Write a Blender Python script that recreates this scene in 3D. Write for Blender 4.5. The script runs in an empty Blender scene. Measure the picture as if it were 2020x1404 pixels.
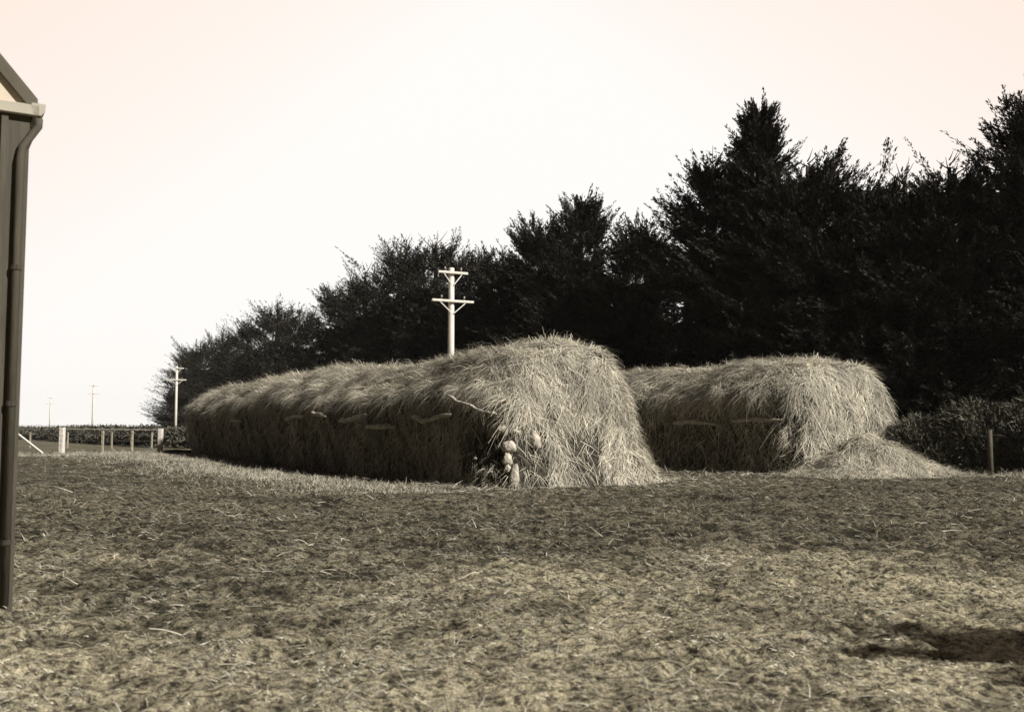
import bpy, math, random
import numpy as np
from mathutils import Vector
from mathutils.bvhtree import BVHTree

# ------------------------------------------------------------------ camera, sky, sun
SC = bpy.context.scene
COL = SC.collection
EYE = 1.5
F_PX, CX, CY, HOR = 1950.0, 1010.0, 702.0, 845.0
PITCH = math.atan((HOR - CY) / F_PX)
cam_d = bpy.data.cameras.new('camera')
cam = bpy.data.objects.new('camera', cam_d)
COL.objects.link(cam)
cam.location = (0, 0, EYE)
cam.rotation_euler = (math.radians(90) + PITCH, 0, 0)
cam_d.sensor_width = 36.0
cam_d.lens = 36.0 * F_PX / 2020.0
cam_d.clip_start = 0.05
cam_d.clip_end = 6000
cam_d.dof.use_dof = True
cam_d.dof.focus_distance = 26.0
cam_d.dof.aperture_fstop = 2.6
SC.camera = cam

SUN_H = Vector((0.86, -0.51)).normalized()      # horizontal direction towards the sun
SUN_EL = math.radians(40)
SKY_TOP = 7.0
world = bpy.data.worlds.new('World')
SC.world = world
world.use_nodes = True
wn, wl = world.node_tree.nodes, world.node_tree.links
wn.clear()
sky = wn.new('ShaderNodeTexSky')
sky.sky_type = 'NISHITA'
sky.sun_disc = False
sky.sun_elevation = SUN_EL
sky.sun_rotation = math.atan2(SUN_H.x, SUN_H.y)
sky.air_density = 1.0
sky.dust_density = 1.0
sky.ozone_density = 1.0
bw = wn.new('ShaderNodeRGBToBW')
wl.new(sky.outputs[0], bw.inputs[0])
# sky brightened ahead, dimmed overhead and behind to cut fill on shaded faces
tc = wn.new('ShaderNodeTexCoord')
sx = wn.new('ShaderNodeSeparateXYZ')
wl.new(tc.outputs['Generated'], sx.inputs[0])
mr = wn.new('ShaderNodeMapRange')
mr.interpolation_type = 'SMOOTHSTEP'
mr.inputs['From Min'].default_value = 0.30
mr.inputs['From Max'].default_value = 0.84
mr.inputs['To Min'].default_value = 0.02
mr.inputs['To Max'].default_value = 4.0
wl.new(sx.outputs['Y'], mr.inputs['Value'])
mu = wn.new('ShaderNodeMath'); mu.operation = 'MULTIPLY'
wl.new(bw.outputs[0], mu.inputs[0]); wl.new(mr.outputs[0], mu.inputs[1])
mn = wn.new('ShaderNodeMath'); mn.operation = 'SMOOTH_MIN'
mn.inputs[1].default_value = SKY_TOP; mn.inputs[2].default_value = 2.5
wl.new(mu.outputs[0], mn.inputs[0])
tint = wn.new('ShaderNodeMix'); tint.data_type = 'RGBA'; tint.blend_type = 'MULTIPLY'
tint.inputs['Factor'].default_value = 1.0
wl.new(mn.outputs[0], tint.inputs['A'])
tz = wn.new('ShaderNodeMix'); tz.data_type = 'RGBA'
ab = wn.new('ShaderNodeMath'); ab.operation = 'ABSOLUTE'; wl.new(sx.outputs['X'], ab.inputs[0])
sm = wn.new('ShaderNodeMath'); sm.operation = 'MULTIPLY_ADD'; sm.inputs[1].default_value = 0.7
wl.new(ab.outputs[0], sm.inputs[0]); wl.new(sx.outputs['Z'], sm.inputs[2])
mz = wn.new('ShaderNodeMapRange'); mz.inputs['From Min'].default_value = 0.40; mz.inputs['From Max'].default_value = 0.85
wl.new(sm.outputs[0], mz.inputs['Value']); wl.new(mz.outputs[0], tz.inputs['Factor'])
tz.inputs['A'].default_value = (1.0, 0.975, 0.945, 1)
tz.inputs['B'].default_value = (0.98, 0.76, 0.63, 1)
wl.new(tz.outputs['Result'], tint.inputs['B'])
bg = wn.new('ShaderNodeBackground')
bg.inputs['Strength'].default_value = 0.11
wl.new(tint.outputs['Result'], bg.inputs['Color'])
wo = wn.new('ShaderNodeOutputWorld')
wl.new(bg.outputs[0], wo.inputs['Surface'])

sun_d = bpy.data.lights.new('sun', 'SUN')
sun_d.energy = 5.0
sun_d.angle = math.radians(0.5)
sun_d.color = (1.0, 0.96, 0.89)
sun = bpy.data.objects.new('sun', sun_d)
COL.objects.link(sun)
sdir = Vector((SUN_H.x * math.cos(SUN_EL), SUN_H.y * math.cos(SUN_EL), math.sin(SUN_EL)))
sun.rotation_euler = sdir.to_track_quat('Z', 'Y').to_euler()
sun.location = sdir * 60

SC.view_settings.view_transform = 'Standard'
SC.view_settings.look = 'None'
SC.view_settings.gamma = 1.0
SC.view_settings.exposure = 0.4

# ------------------------------------------------------------------ helpers
def ray(px, py):
    xc, yc = (px - CX) / F_PX, (CY - py) / F_PX
    c, s = math.cos(PITCH), math.sin(PITCH)
    return Vector((xc, c - yc * s, s + yc * c))

def at(px, py, Y):
    d = ray(px, py)
    return Vector((0, 0, EYE)) + d * (Y / d.y)

def hsh(ix, iy, iz, seed):
    n = (ix * 374761393 + iy * 668265263 + iz * 2147483647 + seed * 1274126177) & 0xFFFFFFFF
    n = ((n ^ (n >> 13)) * 1274126177) & 0xFFFFFFFF
    n = ((n ^ (n >> 16)) * 2246822519) & 0xFFFFFFFF
    return ((n ^ (n >> 15)) & 0xFFFFFF) / float(0xFFFFFF)

def vnoise(P, scale, seed=0):
    """value noise, -1..1, P (n,3)"""
    Q = np.asarray(P, dtype=np.float64) * scale
    I = np.floor(Q).astype(np.int64)
    f = Q - I
    f = f * f * (3 - 2 * f)
    out = 0
    for dx in (0, 1):
        wx = f[:, 0] if dx else 1 - f[:, 0]
        for dy in (0, 1):
            wy = f[:, 1] if dy else 1 - f[:, 1]
            for dz in (0, 1):
                wz = f[:, 2] if dz else 1 - f[:, 2]
                out = out + wx * wy * wz * hsh(I[:, 0] + dx, I[:, 1] + dy, I[:, 2] + dz, seed)
    return out * 2 - 1

def fbm(P, scale, octs=4, seed=0, gain=0.5):
    a, t, s = 1.0, 0, 0
    for o in range(octs):
        t = t + a * vnoise(P, scale * 2 ** o, seed + o * 17)
        s += a
        a *= gain
    return t / s

def smooth(x, a, b):
    t = np.clip((x - a) / (b - a), 0, 1)
    return t * t * (3 - 2 * t)

def ground_big(x, y):
    """broad lie of the land"""
    x = np.asarray(x, float); y = np.asarray(y, float)
    rise = 0.27 * smooth(y, 30, 45) * (1 - smooth(y, 49, 58)) * (1 - smooth(x, -12, 2))
    return rise + 0.0 * x

def ground_z(x, y):
    x = np.atleast_1d(np.asarray(x, float)); y = np.atleast_1d(np.asarray(y, float))
    P = np.stack([x, y, np.zeros_like(x)], 1)
    near = 1 - smooth(np.hypot(x, y), 40, 80)
    h = 0.06 * fbm(P, 0.28, 3, 5) + 0.030 * fbm(P, 1.3, 3, 9)
    d = fbm(P, 6.0, 2, 31, 0.7)
    h2 = 0.030 * smooth(fbm(P * np.array([1, .8, 1]), 7.6, 2, 303, .6) * .95 + .30 * fbm(P, 1.9, 2, 305), -.25, .1) + 0.036 * d - 0.05 * smooth(fbm(P * np.array([1, .8, 1]), 3.1, 2, 77), 0.22, 0.6)
    return ground_big(x, y) + h * near + h2 * (1 - smooth(np.hypot(x, y), 20, 45))

def gz(x, y):
    return float(ground_z(x, y)[0])

def tag(o, label=None, cat=None, group=None, kind=None):
    if label: o['label'] = label
    if cat: o['category'] = cat
    if group: o['group'] = group
    if kind: o['kind'] = kind
    return o

def empty(name, loc, rz=0.0):
    o = bpy.data.objects.new(name, None)
    o.empty_display_size = 0.2
    COL.objects.link(o)
    o.location = loc
    o.rotation_euler = (0, 0, rz)
    return o

def np_mesh(name, V, Fq, mat, parent=None, tint=None, smooth_shade=False):
    """V (n,3) floats, Fq (m,k) indices -> ONE mesh object"""
    V = np.ascontiguousarray(V, dtype=np.float32)
    Fq = np.ascontiguousarray(Fq, dtype=np.int32)
    me = bpy.data.meshes.new(name)
    k = Fq.shape[1]
    me.vertices.add(len(V)); me.vertices.foreach_set('co', V.ravel())
    me.loops.add(Fq.size); me.loops.foreach_set('vertex_index', Fq.ravel())
    me.polygons.add(len(Fq))
    me.polygons.foreach_set('loop_start', np.arange(0, Fq.size, k, dtype=np.int32))
    me.polygons.foreach_set('loop_total', np.full(len(Fq), k, dtype=np.int32))
    me.update(calc_edges=True)
    me.validate()
    if smooth_shade:
        me.polygons.foreach_set('use_smooth', np.ones(len(me.polygons), dtype=bool))
    if tint is not None:
        ca = me.color_attributes.new('tint', 'FLOAT_COLOR', 'POINT')
        t = np.ones((len(V), 4), dtype=np.float32)
        t[:, :3] = np.asarray(tint, dtype=np.float32).reshape(len(V), -1)
        ca.data.foreach_set('color', t.ravel())
    me.materials.append(mat)
    o = bpy.data.objects.new(name, me)
    COL.objects.link(o)
    if parent: o.parent = parent
    return o

class MB:
    """collects solid shapes and links them as one mesh object"""
    def __init__(s): s.v = []; s.f = []
    def add(s, v, f):
        n = len(s.v); s.v += [tuple(p) for p in v]; s.f += [tuple(i + n for i in q) for q in f]
    def bar(s, a, b, w, h, up=Vector((0, 0, 1)), bev=0.12):
        a, b = Vector(a), Vector(b)
        d = (b - a).normalized()
        x = d.cross(up)
        if x.length < 1e-4: x = d.cross(Vector((1, 0, 0)))
        x.normalize(); y = x.cross(d).normalized()
        c = bev * min(w, h)
        prof = [(w/2 - c, h/2), (w/2, h/2 - c), (w/2, -h/2 + c), (w/2 - c, -h/2),
                (-w/2 + c, -h/2), (-w/2, -h/2 + c), (-w/2, h/2 - c), (-w/2 + c, h/2)]
        v = [a + x * p + y * q for p, q in prof] + [b + x * p + y * q for p, q in prof]
        f = [(i, (i + 1) % 8, 8 + (i + 1) % 8, 8 + i) for i in range(8)]
        f += [tuple(range(7, -1, -1)), tuple(range(8, 16))]
        s.add(v, f)
    def tube(s, pts, rad, n=8, wob=0.0, seed=0, cap=True):
        rnd = random.Random(seed)
        pts = [Vector(p) for p in pts]
        if not isinstance(rad, (list, tuple)): rad = [rad] * len(pts)
        v, f = [], []
        ref = None
        for i, p in enumerate(pts):
            d = (pts[min(i + 1, len(pts) - 1)] - pts[max(i - 1, 0)]).normalized()
            if ref is None:
                ref = d.cross(Vector((0, 0, 1)))
                if ref.length < 0.1: ref = d.cross(Vector((1, 0, 0)))
            x = (ref - d * ref.dot(d)).normalized(); ref = x
            y = d.cross(x)
            for k in range(n):
                a = 2 * math.pi * k / n
                r = rad[i] * (1 + wob * (rnd.random() - 0.5))
                v.append(p + x * (r * math.cos(a)) + y * (r * math.sin(a)))
        for i in range(len(pts) - 1):
            for k in range(n):
                f.append((i * n + k, i * n + (k + 1) % n, (i + 1) * n + (k + 1) % n, (i + 1) * n + k))
        if cap:
            f.append(tuple(range(n - 1, -1, -1)))
            f.append(tuple((len(pts) - 1) * n + k for k in range(n)))
        s.add(v, f)
    def build(s, name, mat, parent=None, sm=False):
        me = bpy.data.meshes.new(name)
        me.from_pydata(s.v, [], s.f)
        me.update()
        if sm: me.polygons.foreach_set('use_smooth', [True] * len(me.polygons))
        me.materials.append(mat)
        o = bpy.data.objects.new(name, me)
        COL.objects.link(o)
        if parent: o.parent = parent
        return o

# ------------------------------------------------------------------ materials (sepia world)
def mat_new(name, base, var=0.25, scale=6.0, rough=0.85, bump=0.0, bscale=30.0, attr=False, stretch=None, spec=0.15, detail=5):
    m = bpy.data.materials.new(name); m.use_nodes = True
    n, l = m.node_tree.nodes, m.node_tree.links
    p = n['Principled BSDF']
    p.inputs['Roughness'].default_value = rough
    p.inputs['Specular IOR Level'].default_value = spec
    t = n.new('ShaderNodeTexCoord')
    mp = n.new('ShaderNodeMapping')
    l.new(t.outputs['Object'], mp.inputs[0])
    if stretch: mp.inputs['Scale'].default_value = stretch
    nz = n.new('ShaderNodeTexNoise'); nz.inputs['Scale'].default_value = scale; nz.inputs['Detail'].default_value = detail
    l.new(mp.outputs[0], nz.inputs['Vector'])
    cr = n.new('ShaderNodeValToRGB')
    cr.color_ramp.elements[0].position = 0.3; cr.color_ramp.elements[1].position = 0.7
    lo = [c * (1 - var) for c in base]; hi = [min(1, c * (1 + var)) for c in base]
    cr.color_ramp.elements[0].color = (*lo, 1); cr.color_ramp.elements[1].color = (*hi, 1)
    l.new(nz.outputs['Fac'], cr.inputs[0])
    out = cr.outputs[0]
    if attr:
        a = n.new('ShaderNodeAttribute'); a.attribute_name = 'tint'
        mx = n.new('ShaderNodeMix'); mx.data_type = 'RGBA'; mx.blend_type = 'MULTIPLY'
        mx.inputs['Factor'].default_value = 1.0
        l.new(out, mx.inputs['A']); l.new(a.outputs['Color'], mx.inputs['B'])
        out = mx.outputs['Result']
    l.new(out, p.inputs['Base Color'])
    if bump:
        nb = n.new('ShaderNodeTexNoise'); nb.inputs['Scale'].default_value = bscale; nb.inputs['Detail'].default_value = 6
        l.new(mp.outputs[0], nb.inputs['Vector'])
        b = n.new('ShaderNodeBump'); b.inputs['Strength'].default_value = bump; b.inputs['Distance'].default_value = 0.05
        l.new(nb.outputs['Fac'], b.inputs['Height']); l.new(b.outputs[0], p.inputs['Normal'])
    return m

M_HAY_CORE = mat_new('hay_packed_shade', (0.052, 0.046, 0.036), 0.8, 13.0, 0.95, 1.0, 22.0)  # core colour lowered to paint in shade on stack sides and in gaps
M_HAY = mat_new('hay_strands', (0.47, 0.435, 0.352), 0.22, 1.6, 0.75, attr=True)
M_LEAF = mat_new('cypress_foliage', (0.036, 0.034, 0.027), 0.4, 0.7, 0.95, attr=True, spec=0.02)
M_BARK = mat_new('bark', (0.06, 0.05, 0.04), 0.4, 6, 0.95, 0.5, 20, stretch=(1, 1, .2))
M_STICK = mat_new('dead_wood', (0.46, 0.42, 0.35), 0.35, 9, 0.9, 0.5, 30)
M_WHITE = mat_new('white_paint', (0.70, 0.66, 0.59), 0.16, 3, 0.6, 0.15, 40, stretch=(4, 4, .6))
M_POST = mat_new('weathered_post', (0.36, 0.32, 0.25), 0.3, 6, 0.9, 0.4, 30, stretch=(3, 3, .5))
M_DPOST = mat_new('shaded_post', (0.10, 0.085, 0.065), 0.3, 6, 0.9, 0.4, 30, stretch=(3, 3, .5))  # post wood darkened, shade on the right-hand post put into the colour
M_WIRE = mat_new('galvanised_wire', (0.25, 0.24, 0.21), 0.15, 10, 0.5)
M_STONE = mat_new('pale_stone', (0.47, 0.43, 0.36), 0.4, 5, 0.9, 0.6, 14)
M_DWALL = mat_new('dark_board', (0.085, 0.076, 0.058), 0.2, 5, 0.7, 0.2, 25, stretch=(4, 4, .4))
M_GABLE = mat_new('cream_board', (0.60, 0.51, 0.41), 0.05, 4, 0.7)
M_ROOF = mat_new('iron_roof', (0.11, 0.095, 0.07), 0.2, 3, 0.6)
M_GUTTER = mat_new('gutter_paint', (0.40, 0.37, 0.30), 0.06, 4, 0.5)
M_HEDGE = mat_new('hedge_leaf', (0.085, 0.080, 0.062), 0.4, 1.0, 0.85, attr=True)
M_BUSH = mat_new('bush_leaf', (0.115, 0.108, 0.085), 0.4, 1.0, 0.9, attr=True)
M_GRASS = mat_new('grass_blade', (0.20, 0.188, 0.150), 0.25, 0.8, 0.8, attr=True)

def ground_material():
    m = bpy.data.materials.new('trodden_turf'); m.use_nodes = True
    n, l = m.node_tree.nodes, m.node_tree.links
    p = n['Principled BSDF']; p.inputs['Roughness'].default_value = 0.95
    p.inputs['Specular IOR Level'].default_value = 0.1
    t = n.new('ShaderNodeTexCoord')
    def noise(sc, det, ro=0.6):
        z = n.new('ShaderNodeTexNoise'); z.inputs['Scale'].default_value = sc
        z.inputs['Detail'].default_value = det; z.inputs['Roughness'].default_value = ro
        l.new(t.outputs['Object'], z.inputs['Vector']); return z
    def ramp(src, a, ca, b, cb):
        r = n.new('ShaderNodeValToRGB')
        r.color_ramp.elements[0].position = a; r.color_ramp.elements[0].color = (*ca, 1)
        r.color_ramp.elements[1].position = b; r.color_ramp.elements[1].color = (*cb, 1)
        l.new(src, r.inputs[0]); return r
    def mix(mode, fac, a, b):
        x = n.new('ShaderNodeMix'); x.data_type = 'RGBA'; x.blend_type = mode
        if isinstance(fac, float): x.inputs['Factor'].default_value = fac
        else: l.new(fac, x.inputs['Factor'])
        l.new(a, x.inputs['A']) if not isinstance(a, tuple) else setattr(x.inputs['A'], 'default_value', a)
        l.new(b, x.inputs['B']) if not isinstance(b, tuple) else setattr(x.inputs['B'], 'default_value', b)
        return x.outputs['Result']
    big = ramp(noise(0.35, 4).outputs['Fac'], 0.35, (0.12, 0.111, 0.088), 0.65, (0.21, 0.195, 0.152))
    mid = ramp(noise(15.0, 7, 0.75).outputs['Fac'], 0.42, (0.16, 0.155, 0.145), 0.56, (1.35, 1.32, 1.24))
    fine = ramp(noise(70.0, 4, 0.7).outputs['Fac'], 0.38, (0.45, 0.44, 0.42), 0.62, (1.3, 1.28, 1.2))
    c = mix('MULTIPLY', 1.0, big.outputs[0], mid.outputs[0])
    c = mix('MULTIPLY', 1.0, c, fine.outputs[0])
    at_ = n.new('ShaderNodeAttribute'); at_.attribute_name = 'tint'
    c = mix('MULTIPLY', 1.0, c, at_.outputs['Color'])
    l.new(c, p.inputs['Base Color'])
    nb = noise(14.0, 8, 0.7)
    b = n.new('ShaderNodeBump'); b.inputs['Strength'].default_value = 0.9; b.inputs['Distance'].default_value = 0.06
    l.new(nb.outputs['Fac'], b.inputs['Height']); l.new(b.outputs[0], p.inputs['Normal'])
    return m
M_GROUND = ground_material()

# ------------------------------------------------------------------ ground: one sheet to the horizon
def axis(fine_lo, fine_hi, step, far, growth=1.07):
    c = list(np.arange(fine_lo, fine_hi + 1e-6, step))
    s, x = step, fine_hi
    while x < far:
        s *= growth; x += s; c.append(x)
    s, x = step, fine_lo
    lo = []
    while x > -far:
        s *= growth; x -= s; lo.append(x)
    return np.array(lo[::-1] + c)
gx = axis(-11, 13, 0.055, 3000, 1.055)
gy = axis(3.5, 31, 0.06, 3000, 1.055)
def tuft(P):
    return fbm(np.asarray(P) * np.array([1, .8, 1]), 7.6, 2, 303, .6) * .95 + .30 * fbm(P, 1.9, 2, 305)
def dry(x, y):
    """1 where the turf is a pale dry mat, 0 on the dark trampled part"""
    P = np.stack([x, y, 0 * x], 1)
    return 1 - smooth(y + 5.0 * fbm(P, .4, 3, 73), 6.5, 13.5)
X, Y = np.meshgrid(gx, gy)
Z = ground_z(X.ravel(), Y.ravel())
V = np.stack([X.ravel(), Y.ravel(), Z], 1)
nx, ny = len(gx), len(gy)
ii = (np.arange(ny - 1)[:, None] * nx + np.arange(nx - 1)[None, :]).ravel()
tf = tuft(np.stack([X.ravel(), Y.ravel(), 0 * X.ravel()], 1)); dr = dry(X.ravel(), Y.ravel())
far = smooth(np.hypot(X.ravel(), Y.ravel()), 35, 60)
gt = (0.30 + 0.30 * dr + (0.78 - .30 * dr) * smooth(tf + .06 * dr, -.16, .06)) * (0.86 + 1.45 * dr)
gt = gt * (1 - far) + 0.95 * far
g = np_mesh('ground', V, np.stack([ii, ii + 1, ii + nx + 1, ii + nx], 1), M_GROUND, tint=gt[:, None], smooth_shade=True)
tag(g, kind='structure', label='trodden paddock ground in front of and around the haystacks', cat='ground')

# ------------------------------------------------------------------ strand maker
def unit(v):
    return v / np.maximum(np.linalg.norm(v, axis=1, keepdims=True), 1e-9)

def strands(P, D, N, L, W, lift, droop, tint, rng, seg=2):
    """curved tapering ribbons: root P, direction D, surface normal N; returns V,F,T"""
    n = len(P)
    side = unit(np.cross(D, N) + 1e-6)
    rows = []
    for k in range(seg + 1):
        s = k / seg
        c = P + D * (L * s)[:, None] + N * (lift * s * (1.6 - s))[:, None] + np.array([0, 0, -1.0]) * (droop * L * s * s)[:, None]
        w = W * (1.0 - 0.75 * s) * 0.5
        rows.append((c - side * w[:, None], c + side * w[:, None]))
    V = np.empty((n, 2 * (seg + 1), 3))
    for k, (a, b) in enumerate(rows):
        V[:, 2 * k] = a; V[:, 2 * k + 1] = b
    base = np.arange(n)[:, None] * 2 * (seg + 1)
    Fs = [base + np.array([[2 * k, 2 * k + 1, 2 * k + 3, 2 * k + 2]]) for k in range(seg)]
    Fq = np.concatenate(Fs, 0)
    T = np.repeat(tint, 2 * (seg + 1), axis=0)
    return V.reshape(-1, 3), Fq, T

def hay_tint(n, rng, lo=0.45, hi=1.35, P=None):
    v = rng.uniform(lo, hi, n) ** 1.0
    if P is not None:
        v = v * (1 + 0.6 * fbm(P, 1.1, 4, 3, .65))
    v = np.clip(v, 0.1, 1.9)
    warm = rng.uniform(-0.03, 0.03, n)
    return np.stack([v * (1 + warm), v, v * (1 - warm)], 1)

def sample_mesh(V, Fq, n, rng, weight=None):
    a, b, c, d = (V[Fq[:, k]] for k in range(4))
    cr = np.cross(c - a, d - b)
    area = np.linalg.norm(cr, axis=1) * 0.5
    N = unit(cr)
    w = area if weight is None else area * weight((a + b + c + d) / 4)
    w = w / w.sum()
    idx = rng.choice(len(Fq), n, p=w)
    u, v = rng.random(n)[:, None], rng.random(n)[:, None]
    P = (a[idx] * (1 - u) + b[idx] * u) * (1 - v) + (d[idx] * (1 - u) + c[idx] * u) * v
    return P, N[idx]

# ------------------------------------------------------------------ haystacks
U = np.array([-0.55, 0.835]); U /= np.linalg.norm(U)
Vd = np.array([U[1], -U[0]])
def build_stack(name, label, P0, L, W, hfun, seed, n_str, flare_r=0.6, flare_end=0.6, el=0.33, bx=0.60, hollow=1.0, under=0.55, tilt=0.0):
    rng = np.random.default_rng(seed)
    nphi, nth = 260, 96
    ss = np.linspace(-1, 1, nphi)
    # spread rows: even along the length, extra rows on the two ends
    a_n = np.sign(ss) * (1 - (1 - np.abs(ss)) ** 1.7)
    cphi = np.clip(1 - np.abs(a_n) ** (2 / el * 1.15), 0, 1) ** (el * 1.15 / 2)
    cphi = np.maximum(cphi, 0.0)
    th = np.linspace(math.pi, 0, nth)
    ct, st = np.cos(th), np.sin(th)
    bc = np.sign(ct) * np.abs(ct) ** bx
    zc = np.abs(st) ** 0.72
    A = L / 2 + L / 2 * a_n
    H = np.array([hfun(a) for a in A])
    aa = np.repeat(A[:, None], nth, 1)
    bb = W / 2 + W / 2 * bc[None, :] * (cphi[:, None] ** 0.8)
    zz = H[:, None] * zc[None, :] * cphi[:, None]
    zz = zz * (1 - tilt * np.clip(-bc, 0, 1)[None, :] ** .8 * (1 - smooth(aa, 2.5, 8)) * smooth(zz, 1.5, 3))
    # skirt
    k = np.clip(1 - zz / 1.9, 0, 1) ** 2
    right = np.clip(bc, 0, 1)[None, :]
    endw = smooth(1.6 - aa, 0, 1.6)
    bb = bb + k * flare_r * right * (0.35 + 0.65 * smooth(6 - aa, 0, 6))
    aa = aa - k * flare_end * endw
    left = np.clip(-bc, 0, 1)[None, :]
    hz = zz / np.maximum(H[:, None], .1)
    bb = bb - 0.22 * left * np.exp(-((hz - 0.66) / 0.16) ** 2)       # shaggy shoulder hanging over the undercut side
    bb = bb + under * left * (1 - smooth(hz, 0.0, 0.62)) ** 1 * smooth(aa, 1.2, 3.5)
    x = P0[0] + U[0] * aa + Vd[0] * bb
    y = P0[1] + U[1] * aa + Vd[1] * bb
    V = np.stack([x.ravel(), y.ravel(), zz.ravel()], 1)
    idx = (np.arange(nphi - 1)[:, None] * nth + np.arange(nth - 1)[None, :]).ravel()
    Fq = np.stack([idx, idx + nth, idx + nth + 1, idx + 1], 1)
    # vertex normals
    def vnorm(V):
        a, b, c, d = (V[Fq[:, q]] for q in range(4))
        fn = np.cross(c - a, d - b)
        N = np.zeros_like(V)
        for q in range(4): np.add.at(N, Fq[:, q], fn)
        N = unit(N)
        cen = np.array([P0[0] + U[0] * L / 2 + Vd[0] * W / 2, P0[1] + U[1] * L / 2 + Vd[1] * W / 2, 1.0])
        return N
    N = vnorm(V)
    if N[(nphi // 2) * nth + nth // 2, 2] < 0:
        Fq = Fq[:, ::-1].copy(); N = -N
    low = (1 - smooth(V[:, 2], 1.5, 2.4)) * (1 - smooth(aa.ravel(), 1.0, 3.5)) * hollow
    V = V + N * (0.22 * fbm(V, 0.45, 3, seed) + 0.15 * fbm(V * np.array([1, 1, .45]), 1.6, 3, seed + 3) + 0.06 * fbm(V, 4.2, 2, seed + 4)
                 - low * (0.10 + 0.38 * np.clip(fbm(V * np.array([1, 1, .5]), 2.0, 3, seed + 5), 0, 1)))[:, None]
    V[:, 2] = np.maximum(V[:, 2], 0) + ground_big(V[:, 0], V[:, 1]) - 0.06
    root = empty(name, (0, 0, 0))
    tag(root, label, 'haystack', 'long haystacks beside the trees')
    root.location = (P0[0] + U[0] * L / 2 + Vd[0] * W / 2, P0[1] + U[1] * L / 2 + Vd[1] * W / 2, 0)
    off = np.array(root.location)
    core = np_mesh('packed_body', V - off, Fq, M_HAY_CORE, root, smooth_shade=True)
    bvh = BVHTree.FromPolygons([tuple(p) for p in V], [tuple(int(i) for i in f) for f in Fq])
    # thatch
    dcam = lambda C: (30.0 / np.maximum(np.linalg.norm(C[:, :2], axis=1), 15)) ** 1.3
    P, Nn = sample_mesh(V, Fq, n_str, rng, dcam)
    A_ = (P[:, :2] - np.array(P0)) @ U
    B_ = (P[:, :2] - np.array(P0)) @ Vd
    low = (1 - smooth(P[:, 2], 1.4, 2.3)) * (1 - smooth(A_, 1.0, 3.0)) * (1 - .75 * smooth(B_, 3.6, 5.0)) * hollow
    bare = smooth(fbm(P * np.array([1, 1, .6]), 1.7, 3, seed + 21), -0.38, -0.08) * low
    shade_thin = (1 - smooth(P[:, 2], 2.0, 2.6)) * (Nn @ np.array([-Vd[0], -Vd[1], 0]) > .5)  # pale strands thinned on the left face so the dark core deepens its shade
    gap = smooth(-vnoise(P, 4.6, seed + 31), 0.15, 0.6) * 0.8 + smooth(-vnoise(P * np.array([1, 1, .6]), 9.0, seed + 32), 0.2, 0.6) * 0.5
    keep = rng.random(len(P)) > np.maximum(np.maximum(bare * 0.95, np.clip(gap, 0, .9)), 0.72 * shade_thin)
    P, Nn, shade_thin = P[keep], Nn[keep], shade_thin[keep]
    down = np.array([0, 0, -1.0]) - Nn * (-Nn[:, 2])[:, None]
    across = (P[:, :2] - off[:2]) @ Vd
    out = np.stack([Vd[0] * np.sign(across), Vd[1] * np.sign(across), np.zeros(len(P))], 1)
    flat = np.clip(Nn[:, 2], 0, 1)[:, None] ** 4
    D = unit(down) * (1 - flat) + out * flat
    # combed in locks: direction wanders with the place
    side = unit(np.cross(D, Nn))
    lock = fbm(P, 0.8, 2, seed + 7) * 0.9 + fbm(P, 2.4, 2, seed + 8) * 0.8
    jit = rng.normal(0, 0.68, len(P))
    wild = rng.random(len(P)) < 0.25
    jit[wild] += rng.normal(0, 1.6, wild.sum())
    D = unit(D + side * (lock + jit)[:, None])
    r = np.linalg.norm(P[:, :2], axis=1)
    Ls = rng.uniform(0.18, 0.62, len(P)) * (1 + 0.3 * lock) * (1 - .35 * shade_thin)
    Ws = rng.uniform(0.007, 0.019, len(P)) * (r / 28) ** 0.6
    big = rng.random(len(P)) < 0.03
    Ls[big] = rng.uniform(.55, 1.05, big.sum()); Ws[big] *= 1.5
    lift = np.abs(rng.normal(0, 0.05, len(P))) + 0.05 * np.clip(fbm(P, 3.0, 2, seed + 9), 0, 1) * 2
    lift[wild] *= 2.6; lift[Nn[:, 2] > .8] *= 1.5
    droop = rng.uniform(0.0, 0.35, len(P))
    root_off = rng.uniform(-0.01, 0.06, len(P)) + 0.12 * np.clip(fbm(P, 2.0, 2, seed + 9), -0.2, 1)
    T = hay_tint(len(P), rng, 0.35, 1.6, P)
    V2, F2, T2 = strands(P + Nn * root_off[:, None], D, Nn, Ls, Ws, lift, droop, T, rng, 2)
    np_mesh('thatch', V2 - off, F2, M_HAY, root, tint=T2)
    return root, bvh

def h1(a):
    return float(np.interp(a, [0, 2.2, 3.2, 4.6, 7.4, 10.5, 13, 16, 19, 21, 24, 27, 30], [4.1, 4.3, 4.08, 3.66, 3.46, 3.52, 3.66, 3.58, 3.42, 3.22, 3.12, 3.22, 3.1])) + 0.05 * math.sin(a * 1.7) + 0.06 * math.sin(a * 0.9 + 2)
def h2(a):
    return float(np.interp(a, [0, 2.0, 3.2, 4.5, 6.0, 8, 12, 22], [4.2, 4.28, 4.1, 3.78, 3.78, 3.92, 4.05, 4.0])) + 0.04 * math.sin(a * 1.9)
stack1, bvh1 = build_stack('haystack', 'longest haystack, running away to the far fence, its broad shaggy end nearest in the middle', (-0.72, 24.65), 29.5, 5.95, h1, 11, 290000, 0.75, 0.5, 0.27, tilt=.13)
stack2, bvh2 = build_stack('haystack', 'right haystack partly behind the longer one, with loose hay spilling from its pale end', (9.1, 32.4), 22.0, 6.6, h2, 23, 170000, 1.15, 0.7, 0.30, 0.52, 0.35)

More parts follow.
